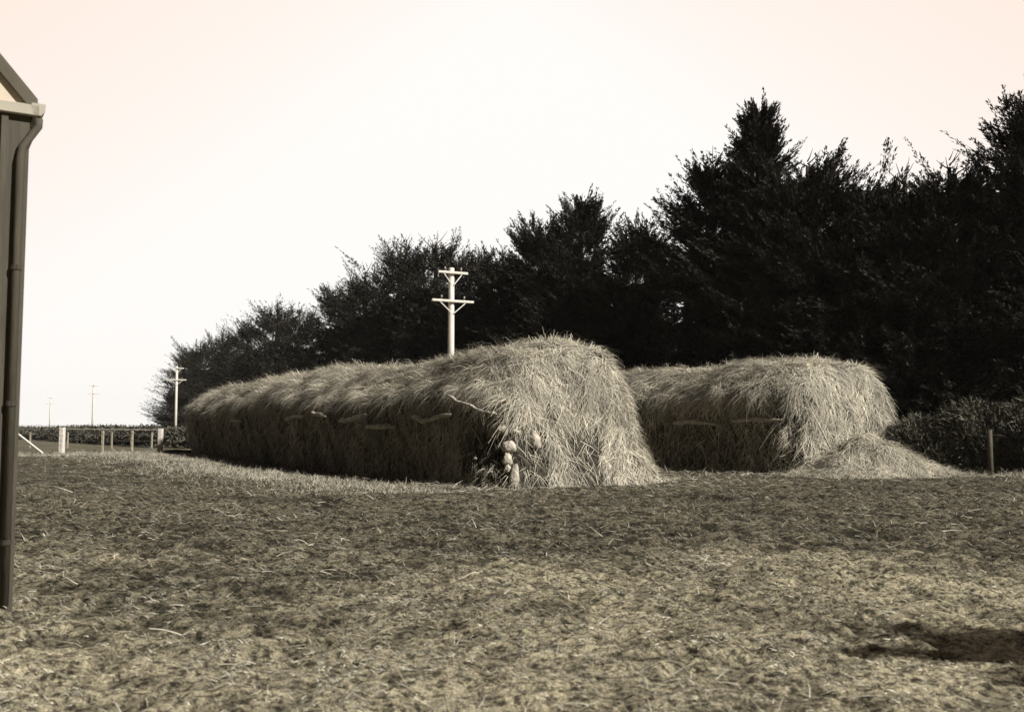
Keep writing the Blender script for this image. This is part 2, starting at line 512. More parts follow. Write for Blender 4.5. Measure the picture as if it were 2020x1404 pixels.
def hit(bvh, px, py, out=0.06):
    d = ray(px, py).normalized()
    loc, nor, i, dist = bvh.ray_cast(Vector((0, 0, EYE)), d, 200)
    if loc is None: return None
    if nor.dot(d) > 0: nor = -nor
    return loc + nor * out, nor

# ------------------------------------------------------------------ loose heap at the second stack
def heap(name, label, cx, cy, rx, ry, h, seed, n, rot=0.0, cat='hay heap'):
    rng = np.random.default_rng(seed)
    m = 60
    u = np.linspace(0, 1, m); a = np.linspace(0, 2 * math.pi, m, endpoint=False)
    R, Aa = np.meshgrid(u, a)
    R = R.ravel(); Aa = Aa.ravel()
    lx, ly = rx * R * np.cos(Aa) * np.where(np.cos(Aa) > 0, 1 + .3 * np.cos(Aa), 1), ry * R * np.sin(Aa)
    c, s = math.cos(rot), math.sin(rot)
    x, y = lx * c - ly * s, lx * s + ly * c
    z = h * (1 - R) ** 1.25
    V = np.stack([x, y, z], 1)
    V[:, 2] += 0.60 * fbm(V + seed, 1.1, 4, seed, .6) * (1 - R ** 2)
    V[:, 2] += np.where(R > 0.97, -0.06, 0.0) + gz(cx, cy)
    idx = []
    for j in range(m):
        for i in range(m - 1):
            idx.append((j * m + i, j * m + i + 1, ((j + 1) % m) * m + i + 1, ((j + 1) % m) * m + i))
    Fq = np.array(idx)
    root = empty(name, (cx, cy, 0)); tag(root, label, cat)
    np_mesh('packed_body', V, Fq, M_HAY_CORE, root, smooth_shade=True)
    P, N = sample_mesh(V, Fq, n, rng)
    N = np.where(N[:, 2:3] < 0, -N, N)
    keep = rng.random(n) > .93 * smooth(-fbm(P, 2.6, 3, seed + 4), -.05, .25)
    P, N = P[keep], N[keep]; n = len(P)
    down = unit(np.array([0, 0, -1.0]) + N * N[:, 2:3])
    side = unit(np.cross(down, N))
    D = unit(down * 0.8 + side * rng.normal(0, 0.9, n)[:, None])
    V2, F2, T2 = strands(P + N * 0.02, D, N, rng.uniform(.2, .85, n), rng.uniform(.008, .02, n), np.abs(rng.normal(0, .16, n)), rng.uniform(0, .2, n), hay_tint(n, rng, .4, 1.6, P), rng, 2)
    np_mesh('loose_hay', V2, F2, M_HAY, root, tint=T2)
    return root
heap('hay_heap', 'loose slumped heap of hay lying against the pale end of the right haystack', 11.4, 31.9, 2.6, 1.35, 1.35, 5, 30000, 0.28)

# ------------------------------------------------------------------ sticks hung on the stack sides
def stick(bvh, pts, r, label, seed, knots=True, out=0.27):
    w = []
    for px, py in pts:
        h = hit(bvh, px, py, out)
        if h: w.append(h[0])
    if len(w) < 2: return
    # subdivide with a little crookedness
    rnd = random.Random(seed)
    q = []
    for i in range(len(w) - 1):
        for k in range(4):
            p = w[i].lerp(w[i + 1], k / 4)
            q.append(p + Vector((rnd.uniform(-1, 1), rnd.uniform(-1, 1), rnd.uniform(-1, 1))) * r * 0.5)
    q.append(w[-1])
    o0 = q[0].copy()
    rad = [1.3 * r * (0.75 + 0.5 * rnd.random()) * (1.15 - 0.5 * abs(i / (len(q) - 1) - 0.35)) for i in range(len(q))]
    rad[0] *= 0.6; rad[-1] *= 0.5
    m = MB(); m.tube([p - o0 for p in q], rad, 9, 0.25, seed)
    if knots:
        i = len(q) // 2
        d = (q[i] - q[i - 1]).normalized()
        s0 = q[i] - o0
        m.tube([s0, s0 + Vector((0, -0.07, 0.05)) + d * 0.08], [r * 0.5, r * 0.22], 6, 0.2, seed + 1)
    o = m.build('branch', M_STICK, None, True)
    o.location = o0
    tag(o, label, 'branch', 'dead branches lying across the haystack sides')
    return o
ss = [
    (bvh1, [(896, 785), (915, 796), (938, 803), (960, 813), (986, 817)], .040, 'forked pale branch with a raised tip at the near corner of the long haystack'),
    (bvh1, [(829, 823), (850, 823), (880, 819), (903, 817)], .050, 'straight branch on the shaded side, next to the one with the raised tip'),
    (bvh1, [(737, 839), (760, 836), (797, 834)], .055, 'short thick branch hanging lowest on the shaded side of the long haystack'),
    (bvh1, [(686, 829), (710, 825), (735, 815)], .060, 'branch tilted upwards to the right, midway along the shaded side'),
    (bvh1, [(630, 812), (645, 817), (658, 822)], .050, 'short branch sloping down to the right on the shaded side'),
    (bvh1, [(578, 822), (595, 820), (612, 819)], .050, 'small level branch on the farther part of the shaded side'),
    (bvh1, [(470, 829), (490, 826)], .045, 'farthest faint branch on the shaded side of the long haystack'),
    (bvh2, [(1335, 832), (1375, 830), (1426, 833)], .050, 'level branch deep in shade on the right haystack, nearer its far end'),
    (bvh2, [(1450, 826), (1490, 827), (1546, 830)], .050, 'level branch on the right haystack beside its pale corner'),
]
for i, (b, pts, r, lab) in enumerate(ss): stick(b, pts, r * (.72 if i == 0 else 1), lab, 40 + i, out=.27 if b is bvh1 else .15)
# pale stick leaning on the end of stack two
sp = hit(bvh2, 1592, 805, 0.12); sq = hit(bvh2, 1636, 905, 0.25)
if sp and sq:
    m = MB(); a, b = sp[0], sq[0]; b.z = max(b.z, 0.25)
    m.tube([Vector((0, 0, 0)), (b - a) * .5 + Vector((0, -.05, .02)), b - a], [.022, .03, .028], 7, .2, 3)
    o = m.build('stick', M_STICK, None, True); o.location = a
    tag(o, 'thin pale stick slanting down the end of the right haystack', 'stick')

# ------------------------------------------------------------------ pale stones at the near corner
def stone(px, py, w, h, label, seed, tilt=0.0, name='stone'):
    hh = hit(bvh1, px, py, 0.04)
    if not hh: return
    p, n = hh
    sc = p.y / F_PX
    rx, rz = w * sc / 2.2, h * sc / 2.2
    nu, nv = 20, 14
    V = []
    for j in range(nv + 1):
        t = math.pi * j / nv
        for i in range(nu):
            f = 2 * math.pi * i / nu
            V.append((math.sin(t) * math.cos(f), math.sin(t) * math.sin(f), math.cos(t)))
    V = np.array(V)
    V = np.sign(V) * np.abs(V) ** 0.85
    V = V * (1.0 + 0.45 * fbm(V + seed * 3.1, 1.5, 4, seed, .65))[:, None]
    V[:, 0] *= (1 - 0.25 * V[:, 2])
    V = V * np.array([rx, min(rx, rz) * .9, rz])
    c, s = math.cos(tilt), math.sin(tilt)
    V = np.stack([V[:, 0] * c + V[:, 2] * s, V[:, 1], -V[:, 0] * s + V[:, 2] * c], 1)
    Fq = np.array([(j * nu + i, j * nu + (i + 1) % nu, (j + 1) * nu + (i + 1) % nu, (j + 1) * nu + i) for j in range(nv) for i in range(nu)])
    o = np_mesh(name, V, Fq, M_STONE, None, smooth_shade=True)
    o.location = p
    tag(o, label, 'stone', 'pale stones weighting the haystack corner')
stone(1052, 868, 26, 40, 'upright egg-shaped pale stone standing apart, right of the stacked ones', 1, -0.25)
stone(1015, 940, 22, 50, 'tall narrow pale stone at the foot of the haystack corner', 2, 0.08)
stone(1001, 906, 20, 26, 'small squarish white stone above the tall narrow one', 3)
stone(1004, 880, 30, 24, 'broad pale stone across the middle of the corner', 4, 0.1)
stone(992, 846, 26, 20, 'pale stone topmost at the corner, just under the forked branch', 5, 0.2)
stone(1016, 852, 17, 14, 'small pale stone beside the topmost one', 6)
stone(1000, 926, 16, 18, 'dull rounded stone wedged between the squarish and the tall ones', 7)
stone(1198, 922, 10, 14, 'small white stone low in the middle of the haystack end', 11)
stone(939, 903, 8, 8, 'tiny white stone in the shade left of the haystack corner', 8)

# ------------------------------------------------------------------ ground cover
def ground_strands(name, label, cat, n, r0, r1, az0, az1, seed, mat, kind_f):
    rng = np.random.default_rng(seed)
    r = np.exp(rng.uniform(math.log(r0), math.log(r1), n))
    az = np.radians(rng.uniform(az0, az1, n))
    x, y = r * np.sin(az), r * np.cos(az)
    return kind_f(x, y, r, rng, name, label, cat, mat)

def stack_dist(x, y):
    """distance outside the footprints of the two stacks"""
    out = []
    for P0, L, W in (((-0.55, 24.7), 29.5, 5.8), ((9.1, 32.4), 22.0, 6.6)):
        dx, dy = x - P0[0], y - P0[1]
        a, b = dx * U[0] + dy * U[1], dx * Vd[0] + dy * Vd[1]
        ex = np.maximum(np.maximum(-a, a - L), 0); ey = np.maximum(np.maximum(-b, b - W), 0)
        out.append(np.hypot(ex, ey))
    return np.minimum(out[0], out[1])

def turf(x, y, r, rng, name, label, cat, mat):
    P0 = np.stack([x, y, np.zeros_like(x)], 1)
    patch = fbm(P0, 1.1, 3, 61)
    fine = fbm(P0 * np.array([1, .8, 1]), 3.1, 2, 77)
    tf = tuft(P0); dr = dry(x, y)
    keep = (rng.random(len(x)) < 0.35 + 0.75 * smooth(patch, -0.35, 0.25)) & (rng.random(len(x)) < 0.06 + .94 * smooth(tf + .22 * dr, -.12, .10)) & (rng.random(len(x)) < 0.04 + .96 * smooth(fbm(P0 * np.array([1, .8, 1]), 15.0, 2, 311, .6), -.22, .12)) & (rng.random(len(x)) > 0.9 * smooth(fine, 0.15, 0.4))
    x, y, r, P0, patch = x[keep], y[keep], r[keep], P0[keep], patch[keep]
    z = ground_z(x, y)
    P = np.stack([x, y, z], 1)
    n = len(x)
    a = rng.uniform(0, 2 * math.pi, n)
    el = rng.uniform(0.05, 1.0, n) ** 1.2
    D = unit(np.stack([np.cos(a) * np.cos(el), np.sin(a) * np.cos(el), np.sin(el)], 1))
    N = unit(np.stack([np.cos(a + 1.57), np.sin(a + 1.57), np.full(n, 1.2)], 1))
    N = unit(N - D * np.einsum('ij,ij->i', N, D)[:, None])
    k = (r / 10) ** 0.75
    L = rng.uniform(0.03, 0.085, n) * k
    W = rng.uniform(0.003, 0.0075, n) * k * 1.3
    v = rng.uniform(0.35, 1.45, n) * (1 + 0.35 * fbm(P0, 0.35, 2, 71)) * (1 + 0.75 * fbm(P0, 5.0, 2, 72))
    v = np.maximum(v, .08) * (0.92 + 1.35 * dry(x, y))
    g = rng.uniform(-.04, .04, n)
    T = np.stack([v * (1 + g), v, v * (1 - g)], 1)
    V2, F2, T2 = strands(P, D, N, L, W, np.zeros(n), rng.uniform(0.1, .5, n), T, rng, 2)
    o = np_mesh(name, V2, F2, mat, tint=T2)
    tag(o, label, cat, kind='stuff')
ground_strands('grass', 'short trodden grass and stubble covering the paddock', 'grass', 620000, 3.2, 75, -42, 42, 3, M_GRASS, turf)

def litter():
    rng = np.random.default_rng(8)
    n = 260000
    r = np.exp(rng.uniform(math.log(4), math.log(62), n)); az = np.radians(rng.uniform(-40, 40, n))
    x, y = r * np.sin(az), r * np.cos(az)
    d = stack_dist(x, y)
    P0 = np.stack([x, y, np.zeros(n)], 1)
    streak = smooth(fbm(P0 * np.array([.5, 1.6, 1]), 0.5, 3, 91), 0.12, 0.45)
    dh = np.hypot((x - 13.0) / 3.6, (y - 31.9) / 1.5)
    d = np.minimum(d, np.maximum(dh - .75, 0.001) * 1.6)
    p = 0.95 * np.exp(-(d / 0.9) ** 2) + 0.3 * np.exp(-(d / 2.2) ** 2) + 0.02 + 0.07 * streak
    # pale litter trail right of stack two, straw swept left of stack one
    p = np.where(d <= 0, 0.0, p)
    keep = rng.random(n) < p
    x, y, r, d = x[keep], y[keep], r[keep], d[keep]
    n = len(x)
    P = np.stack([x, y, ground_z(x, y) + rng.uniform(0.01, 0.06, n)], 1)
    a = rng.uniform(0, 2 * math.pi, n)
    D = unit(np.stack([np.cos(a), np.sin(a), rng.normal(0.05, 0.22, n)], 1))
    N = np.tile(np.array([0, 0, 1.0]), (n, 1)); N = unit(N + rng.normal(0, .4, (n, 3)))
    k = (r / 20) ** 0.6
    L = rng.uniform(0.08, 0.38, n) * k
    W = rng.uniform(0.005, 0.014, n) * k
    T = hay_tint(n, rng, .5, 1.35, P)
    V2, F2, T2 = strands(P, D, N, L, W, rng.uniform(0, .04, n), rng.uniform(-.1, .15, n), T, rng, 2)
    o = np_mesh('straw_litter', V2, F2, M_HAY, tint=T2)
    tag(o, 'loose pale straw scattered on the ground round the haystacks', 'straw', kind='stuff')
litter()

def long_straws():
    rng = np.random.default_rng(81)
    V, Fq, T = [], [], []
    m = 0
    spec = [(rng.uniform(60, 1960), 985 + 400 * rng.random() ** 1.3) for _ in range(22)]
    for px, py in spec:
        d = ray(px, py); t = -EYE / d.z; p = d * t
        a = rng.uniform(-0.7, 0.7) + (math.pi if rng.random() < .5 else 0)
        L = rng.uniform(.10, .32); w = rng.uniform(.002, .005)
        c = rng.uniform(-.08, .08)
        pts = []
        for k in range(5):
            s = k / 4
            x = p.x + math.cos(a + c * s) * L * s; y = p.y + math.sin(a + c * s) * L * s
            pts.append((x, y, gz(x, y) + .035 + .02 * math.sin(3 * s)))
        for k in range(5):
            x, y, z = pts[k]
            V += [(x + math.sin(a) * w, y - math.cos(a) * w, z), (x - math.sin(a) * w, y + math.cos(a) * w, z + .004)]
        for k in range(4): Fq.append((m + 2 * k, m + 2 * k + 1, m + 2 * k + 3, m + 2 * k + 2))
        m += 10
        T += [[rng.uniform(.8, 1.7)] * 3] * 10
    o = np_mesh('long_straw', np.array(V), np.array(Fq), M_HAY, tint=np.array(T))
    tag(o, 'single long pale straws lying on the foreground grass', 'straw', kind='stuff')
long_straws()

def fringe():
    """taller pale grass along the foot of the shaded side and the crest by the fence"""
    rng = np.random.default_rng(18)
    n = 26000
    a = rng.uniform(-1, 33, n)
    b = -0.5 - np.abs(rng.normal(0, 1.6, n)) - 0.9
    x = -0.55 + U[0] * a + Vd[0] * b; y = 24.7 + U[1] * a + Vd[1] * b
    n2 = 9000
    x2 = rng.uniform(-30, -14, n2); y2 = rng.normal(46, 1.6, n2)
    x3 = rng.uniform(11, 24, 6000); y3 = rng.uniform(30.5, 34, 6000)
    x, y = np.concatenate([x, x2, x3]), np.concatenate([y, y2, y3]); n = len(x)
    P = np.stack([x, y, ground_z(x, y)], 1)
    cl = fbm(P, 1.4, 2, 44)
    az = rng.uniform(0, 6.283, n); el = rng.uniform(.3, 1.4, n)
    D = np.stack([np.cos(az) * np.cos(el), np.sin(az) * np.cos(el), np.sin(el)], 1)
    N = unit(np.cross(D, np.stack([np.sin(az * 3), np.cos(az * 3), np.zeros(n)], 1)))
    L = rng.uniform(.06, .2, n) * (1 + 1.2 * np.clip(cl, -.5, 1)); W = rng.uniform(.008, .018, n)
    V2, F2, T2 = strands(P, D, N, L, W, np.zeros(n), rng.uniform(.1, .5, n), hay_tint(n, rng, .45, 1.15), rng, 2)
    o = np_mesh('tall_grass', V2, F2, M_HAY, tint=T2)
    tag(o, 'taller dry grass along the foot of the haystacks and the low rise', 'grass', kind='stuff')
fringe()

# ------------------------------------------------------------------ trees
def cypress_meshes(H, R, seed, nb, npl, nsp, fat=.6, base=0.03, spire=1.0, size=1.0, ragged=1.0):
    """returns (Vcrown,F,T) and an MB with trunk and limbs; foot of the tree at the origin"""
    rng = np.random.default_rng(seed)
    wood = MB()
    hs = np.linspace(0, 0.93 * H, 9)
    tx = np.cumsum(rng.normal(0, .12, 9)); ty = np.cumsum(rng.normal(0, .12, 9))
    wood.tube([(tx[i] * .3, ty[i] * .3, hs[i] - (0.3 if i == 0 else 0)) for i in range(9)],
              [0.045 * H * (1 - hs[i] / H) ** 0.9 * .75 + .03 for i in range(9)], 10, .2, seed)
    t = base + (0.97 - base) * rng.random(nb) ** 0.85
    t[:6] = np.array([.93, .95, .97, .9, .88, .965])
    az = (np.arange(nb) * 2.39996 + rng.normal(0, .3, nb))
    prof = np.where(t < .3, .85 + .5 * t, 1.0 * (1 - (t - .3) / .7) ** fat) + 0.03
    lobes = 1 + .22 * np.sin(az * 2 + seed) + .12 * np.sin(az * 5 + seed * 2)
    Lb = R * prof * lobes * rng.uniform(.62, 1.12, nb)
    Lb = np.where(rng.random(nb) < .08 * ragged, Lb * 1.22, Lb)
    elv = np.radians(2 + 24 * t + 34 * np.clip((t - .75) / .25, 0, 1) + rng.normal(0, 7, nb))
    z0 = t * H - Lb * np.tan(elv) * .35
    z0 = np.clip(z0, 0.25, None)
    trx = np.interp(t * H, hs, tx * .3); trY = np.interp(t * H, hs, ty * .3)
    for i in range(min(nb, 46)):
        q = []
        for s in (0, .22, .42, .6):
            q.append((trx[i] + math.cos(az[i]) * Lb[i] * s, trY[i] + math.sin(az[i]) * Lb[i] * s, z0[i] + Lb[i] * math.tan(elv[i]) * s ** 1.35))
        r0 = .018 * Lb[i] + .02
        wood.tube(q, [r0, r0 * .75, r0 * .45, r0 * .2], 5, .2, seed + i, cap=False)
    # plumes: flat feathery fans along every bough, each ending in an upswept finger
    bi = np.repeat(np.arange(nb), npl)
    n = len(bi)
    s = 1 - rng.random(n) ** 1.0 * .8
    L, e, a = Lb[bi], elv[bi], az[bi]
    lat = rng.uniform(-1, 1, n) * .26 * L * np.sin(np.clip((1.02 - s), 0, 1) * 2.2) * (.6 + .4 * rng.random(n))
    pos = np.stack([trx[bi] + np.cos(a) * L * s - np.sin(a) * lat,
                    trY[bi] + np.sin(a) * L * s + np.cos(a) * lat,
                    z0[bi] + L * np.tan(e) * s ** 1.35 + rng.normal(0, .10, n) * size], 1)
    pos[:, 2] = np.maximum(pos[:, 2], .12)
    tang = np.stack([np.cos(a), np.sin(a), np.tan(e) * 1.35 * s ** .35], 1)
    lat_dir = np.stack([-np.sin(a), np.cos(a), np.zeros(n)], 1) * (np.sign(lat) * .42)[:, None]
    pd = unit(unit(tang) + lat_dir + rng.normal(0, .13, (n, 3)) + np.array([0, 0, .20]))
    pl = rng.uniform(.8, 2.1, n) * size * (.6 + .5 * s) * (.55 + .45 * np.clip(L / 2.5, 0, 1))
    # sprays
    pi = np.repeat(np.arange(n), nsp)
    m = len(pi)
    w = rng.random(m) ** .8
    sp = pos[pi] + pd[pi] * (pl[pi] * w)[:, None] + rng.normal(0, 1, (m, 3)) * (.095 * size * (1.12 - w))[:, None]
    sd = unit(pd[pi] + rng.normal(0, .30, (m, 3)))
    sl = rng.uniform(.14, .34, m) * size * (1.1 - .45 * w); sw = rng.uniform(.03, .068, m) * size
    sn = unit(rng.normal(0, 1, (m, 3)) + np.array([0, 0, .8]))
    sv = unit(np.cross(sd, sn))
    V = np.empty((m, 4, 3))
    V[:, 0] = sp; V[:, 2] = sp + sd * sl[:, None]
    mid = sp + sd * (sl * .45)[:, None]
    V[:, 1] = mid + sv * (sw * .5)[:, None]; V[:, 3] = mid - sv * (sw * .5)[:, None]
    V = V.reshape(-1, 3)
    # inner, older foliage close round the trunk
    q = int(m * .16)
    zi = rng.random(q) ** .9 * .8 * H; ri = R * .62 * np.sqrt(rng.random(q)) * (1 - .75 * zi / H); ai = rng.uniform(0, 6.283, q)
    c0 = np.stack([np.interp(zi, hs, tx * .3) + ri * np.cos(ai), np.interp(zi, hs, ty * .3) + ri * np.sin(ai), zi], 1)
    d1 = unit(rng.normal(0, 1, (q, 3))); d2 = unit(np.cross(d1, rng.normal(0, 1, (q, 3))))
    l1 = (rng.uniform(.25, .5, q) * size)[:, None]; l2 = (rng.uniform(.07, .15, q) * size)[:, None]
    Vi = np.stack([c0 - d1 * l1 * .5, c0 + d2 * l2 * .5, c0 + d1 * l1 * .5, c0 - d2 * l2 * .5], 1).reshape(-1, 3)
    V = np.concatenate([V, Vi])
    V[:, 2] = np.maximum(V[:, 2], .02)
    V[:, 2] *= H / np.percentile(V[:, 2], 99.995)
    Fq = np.arange((m + q) * 4).reshape(m + q, 4)
    bt = rng.uniform(.6, 1.5, nb)[bi][pi] * rng.uniform(.65, 1.35, m)
    bt = np.concatenate([bt, rng.uniform(.5, 1.0, q)])
    T = np.repeat(np.stack([bt, bt, bt], 1), 4, axis=0)
    return V, Fq, T, wood

GRP_T = 'cypress trees in the shelter belt'
def line_Y(px):
    k = (px - CX) / F_PX
    return 35.6 / (k + .54)
TREES = [  # px of the top, py of the top, radius, branches, label
    (2040, 150, 4.6, 'tall cypress at the right edge whose boughs reach in over the low bushes'),
    (1870, 288, 4.0, 'ragged low-topped cypress just left of the right-edge tree'),
    (1780, 312, 3.9, 'cypress with open knobbly top right of the dip in the belt'),
    (1690, 345, 3.4, 'low cypress filling the dip right of the tallest spire'),
    (1590, 285, 3.8, 'rounded cypress leaning against the right flank of the tallest spire'),
    (1494, 192, 4.7, 'tallest cypress with the sharp central spire behind the right haystack'),
    (1408, 284, 3.8, 'cypress spreading long fingers leftwards from the tallest spire'),
    (1255, 425, 3.8, 'flat-topped cypress in the hollow left of the tallest spire'),
    (1145, 375, 5.0, 'spiky crowned cypress above the near end of the long haystack'),
    (1060, 440, 3.8, 'cypress on the left shoulder of the spiky crowned one'),
    (985, 495, 4.2, 'dark cypress just right of the nearer pole'),
    (925, 498, 4.2, 'dark cypress directly behind the top of the nearer pole'),
    (858, 465, 5.6, 'pointed cypress just left of the nearer pole'),
    (790, 475, 5.4, 'double-topped cypress left of the nearer pole'),
    (722, 525, 5.2, 'sloping cypress stepping down left of the double-topped one'),
    (665, 560, 4.8, 'cypress with upswept left boughs above the bend of the haystack ridge'),
    (590, 605, 5.0, 'cypress right of the rounded double one in the far half of the belt'),
    (548, 592, 5.6, 'rounded bushy cypress in the far half of the belt'),
    (490, 632, 5.0, 'small cypress sloping down towards the far end of the belt'),
    (436, 652, 5.4, 'domed cypress above the far end of the long haystack'),
    (395, 672, 5.2, 'last but one cypress before the end of the belt'),
    (375, 690, 4.8, 'thin-tipped cypress behind the farther pole'),
    (352, 770, 3.0, 'lowest cypress ending the belt at the farther pole'),
]
def add_tree(x, y, H, R, seed, label, dist, fat=.6, group=GRP_T, ragged=1.0, name='cypress_tree', sparse=False):
    near = dist < 62
    if near: nb, npl, nsp, size = 220, 14, 40, 1.0
    elif dist < 95: nb, npl, nsp, size = 200, 13, 28, 1.2
    else: nb, npl, nsp, size = 170, 12, 20, 1.5
    if sparse: nb, npl, nsp, size = 44, 9, 30, .8
    V, Fq, T, wood = cypress_meshes(H, R, seed, nb, npl, nsp, size=size, ragged=ragged, fat=fat)
    root = empty(name, (x, y, float(ground_big(x, y))))
    tag(root, label, 'tree', group)
    wood.build('trunk', M_BARK, root, True)
    np_mesh('crown', V, Fq, M_LEAF, root, tint=T)
    return root
for i, (px, py, R, lab) in enumerate(TREES):
    Yd = line_Y(px) + (6.5, 4.5, 3, 2)[i] if i < 4 else line_Y(px)
    p = at(px, py, Yd)
    add_tree(p.x, p.y, p.z * (1.0 if i < 9 else 1.04), R * (1.0 if i == 5 else 1.12), 100 + i * 7, lab, Yd, {0: .7, 5: 1.15, 8: .75, 21: .8}.get(i, .55))
# the conifer out of frame at the right whose tip shades the foreground
add_tree(11.2, 1.75, 8.6, 2.4, 999, 'cypress standing beside the photographer, its tip shadow on the foreground grass', 30, .85, 'cypress trees near the camera', ragged=2.0, sparse=True)

# ------------------------------------------------------------------ right-hand bushes and post
def bush(x, y, h, r, seed, label, n=9000, mat=None, wide=1.0):
    rng = np.random.default_rng(seed)
    a = rng.uniform(0, 6.283, n); rr = np.sqrt(rng.random(n)) * r
    z = rng.random(n) ** .8 * h * np.sqrt(np.clip(1 - (rr / r) ** 2 * .75, 0, 1))
    P = np.stack([rr * np.cos(a) * wide, rr * np.sin(a), z], 1)
    P += .15 * np.stack([fbm(P, 1.5, 2, seed), fbm(P, 1.5, 2, seed + 1), fbm(P, 1.5, 2, seed + 2)], 1)
    az = a + rng.normal(0, .7, n); el = rng.uniform(.3, 1.35, n)
    D = np.stack([np.cos(az) * np.cos(el), np.sin(az) * np.cos(el), np.sin(el)], 1)
    N = unit(rng.normal(0, 1, (n, 3)) + np.array([0, -.3, .5]))
    L = rng.uniform(.15, .45, n); W = rng.uniform(.03, .06, n)
    v = rng.uniform(.4, 1.5, n) * (1 + .5 * fbm(P, 1.3, 2, seed + 5))
    V2, F2, T2 = strands(P, D, N, L, W, np.zeros(n), rng.uniform(.1, .6, n), np.stack([v, v, v], 1), rng, 2)
    V2[:, 2] = np.maximum(V2[:, 2], .0)
    root = empty('bush', (x, y, float(ground_big(x, y)))); tag(root, label, 'bush', 'low bushes under the trees')
    np_mesh('foliage', V2, F2, mat or M_BUSH, root, tint=T2)
    st = MB()
    for k in range(7):
        b = rng.uniform(0, 6.28); q = rng.uniform(.3, .8) * r
        st.tube([(0, 0, -.05), (math.cos(b) * q * .5, math.sin(b) * q * .5, h * .4), (math.cos(b) * q, math.sin(b) * q, h * .8)], [.04, .03, .012], 6, .2, k)
    st.build('stem', M_BARK, root, True)
bush(14.3, 34.6, 1.9, 1.4, 1, 'low dark bush touching the right side of the right haystack')
bush(16.0, 34.2, 2.5, 1.6, 2, 'feathery topped bush between the haystack and the dark post')
bush(18.0, 33.4, 2.7, 1.8, 3, 'tallest feathery bush behind the dark post at the right edge', 11000)
bush(20.4, 33.0, 2.5, 1.7, 4, 'bush at the extreme right edge beyond the dark post')
m = MB(); m.tube([(0, 0, -.3), (.01, 0, .7), (.02, 0, 1.45)], [.085, .08, .07], 9, .2, 4)
o = m.build('fence_post', M_DPOST, None, True); o.location = (14.9 + .35, 31.7, gz(15.2, 31.7))
tag(o, 'lone grey post standing in front of the bushes at the right edge', 'post')

# ------------------------------------------------------------------ poles
def pole(x, y, H, label, pins=True, second=True):
    root = empty('utility_pole', (x, y, float(ground_big(x, y))))
    tag(root, label, 'utility pole', 'white utility poles along the trees')
    m = MB(); m.tube([(0, 0, -.4), (0, 0, H * .5), (0, 0, H - .02), (0, 0, H)], [.15, .135, .12, .10], 14, .02, 1)
    m.build('post', M_WHITE, root, True)
    d = Vector((.89, .46, 0)).normalized(); f = Vector((d.y, -d.x, 0))
    for zz, ln in ((H - .22, .66), (H - 1.40, .93)) if second else ((H - .9, .66),):
        c = f * .175 + Vector((0, 0, zz))
        b = MB(); b.bar(c - d * ln, c + d * ln, .09, .10); arm = b.build('crossarm', M_WHITE, root)
        for s in (-1, 1):
            b = MB(); b.bar(c + d * s * ln * .62 - Vector((0, 0, .05)) - f * .0, f * .165 + d * s * .05 + Vector((0, 0, zz - .5)), .035, .04)
            b.build('brace', M_WHITE, root)
        if pins:
            for s in (-.55, .55):
                b = MB(); q = c + d * s * ln + Vector((0, 0, .05))
                b.tube([q, q + Vector((0, 0, .07)), q + Vector((0, 0, .075)), q + Vector((0, 0, .15)), q + Vector((0, 0, .17))], [.014, .014, .035, .04, .018], 9)
                b.build('insulator', M_GUTTER, root, True)
p = at(890.5, 531, 40.6); pole(p.x, p.y, p.z, 'nearer white pole with two crossarms rising behind the long haystack')
p = at(349, 722, 101); pole(p.x, p.y, p.z, 'farther white pole at the left end of the tree belt')
p = at(185, 757, 144); pole(p.x, p.y, p.z, 'faint distant pole on the left skyline, its top the higher of the two faint ones', False)
p = at(100, 782, 200); pole(p.x, p.y, p.z, 'fainter, farthest pole on the left skyline', False)

# ------------------------------------------------------------------ left fence
fr = empty('post_fence', (-20.3, 49.5, gz(-20.3, 49.5)))
tag(fr, 'wire fence with two thick white posts on the low rise at the left', 'fence')
def fpost(px, Y, r, top_y, mat, name='post', square=True):
    p = at(px, top_y, Y); g0 = gz(p.x, p.y) - .3
    m = MB(); o = Vector(fr.location)
    if square: m.bar(Vector((p.x, p.y, g0)) - o, p - o, r * 2, r * 2, up=Vector((0, 1, 0)))
    else: m.tube([Vector((p.x, p.y, g0)) - o, p - o], [r, r * .9], 8)
    m.build(name, mat, fr)
    return p
A = fpost(123, 49.5, .125, 843, M_WHITE); B = fpost(317, 49.0, .115, 845, M_WHITE)
for px, r in ((203, .055), (261, .055)): fpost(px, 49.3, r, 849, M_POST, 'batten')
Lp = fpost(-60, 50.5, .14, 842, M_WHITE)
for i, dz in enumerate((-.10, -.36, -.62, -.86)):
    m = MB(); o = Vector(fr.location)
    pts = [Lp + Vector((0, -.15, dz)) - o, A + Vector((0, -.15, dz)) - o, B + Vector((0, -.15, dz)) - o]
    m.tube(pts, .004, 5); m.build('wire', M_WIRE, fr)
m = MB(); o = Vector(fr.location)
m.bar(A + Vector((0, 0, -.06)) - o, B + Vector((0, 0, -.06)) - o, .014, .018); m.build('top_rail', M_WHITE, fr)
f2 = empty('batten_fence', (-40, 80, 0)); tag(f2, 'second thin wire fence farther off behind the white posts', 'fence')
o = Vector(f2.location); tops = []
for px in (-20, 60, 134, 221, 300):
    p = at(px, 851, 76)
    m = MB(); m.bar(Vector((p.x, p.y, -.2)) - o, Vector((p.x, p.y, 1.22)) - o, .11, .11, up=Vector((0, 1, 0))); m.build('batten', M_POST, f2); tops.append(Vector((p.x, p.y, 1.1)) - o)
m = MB(); m.tube([t + Vector((0, -.07, 0)) for t in tops], .006, 5); m.build('wire', M_WIRE, f2)
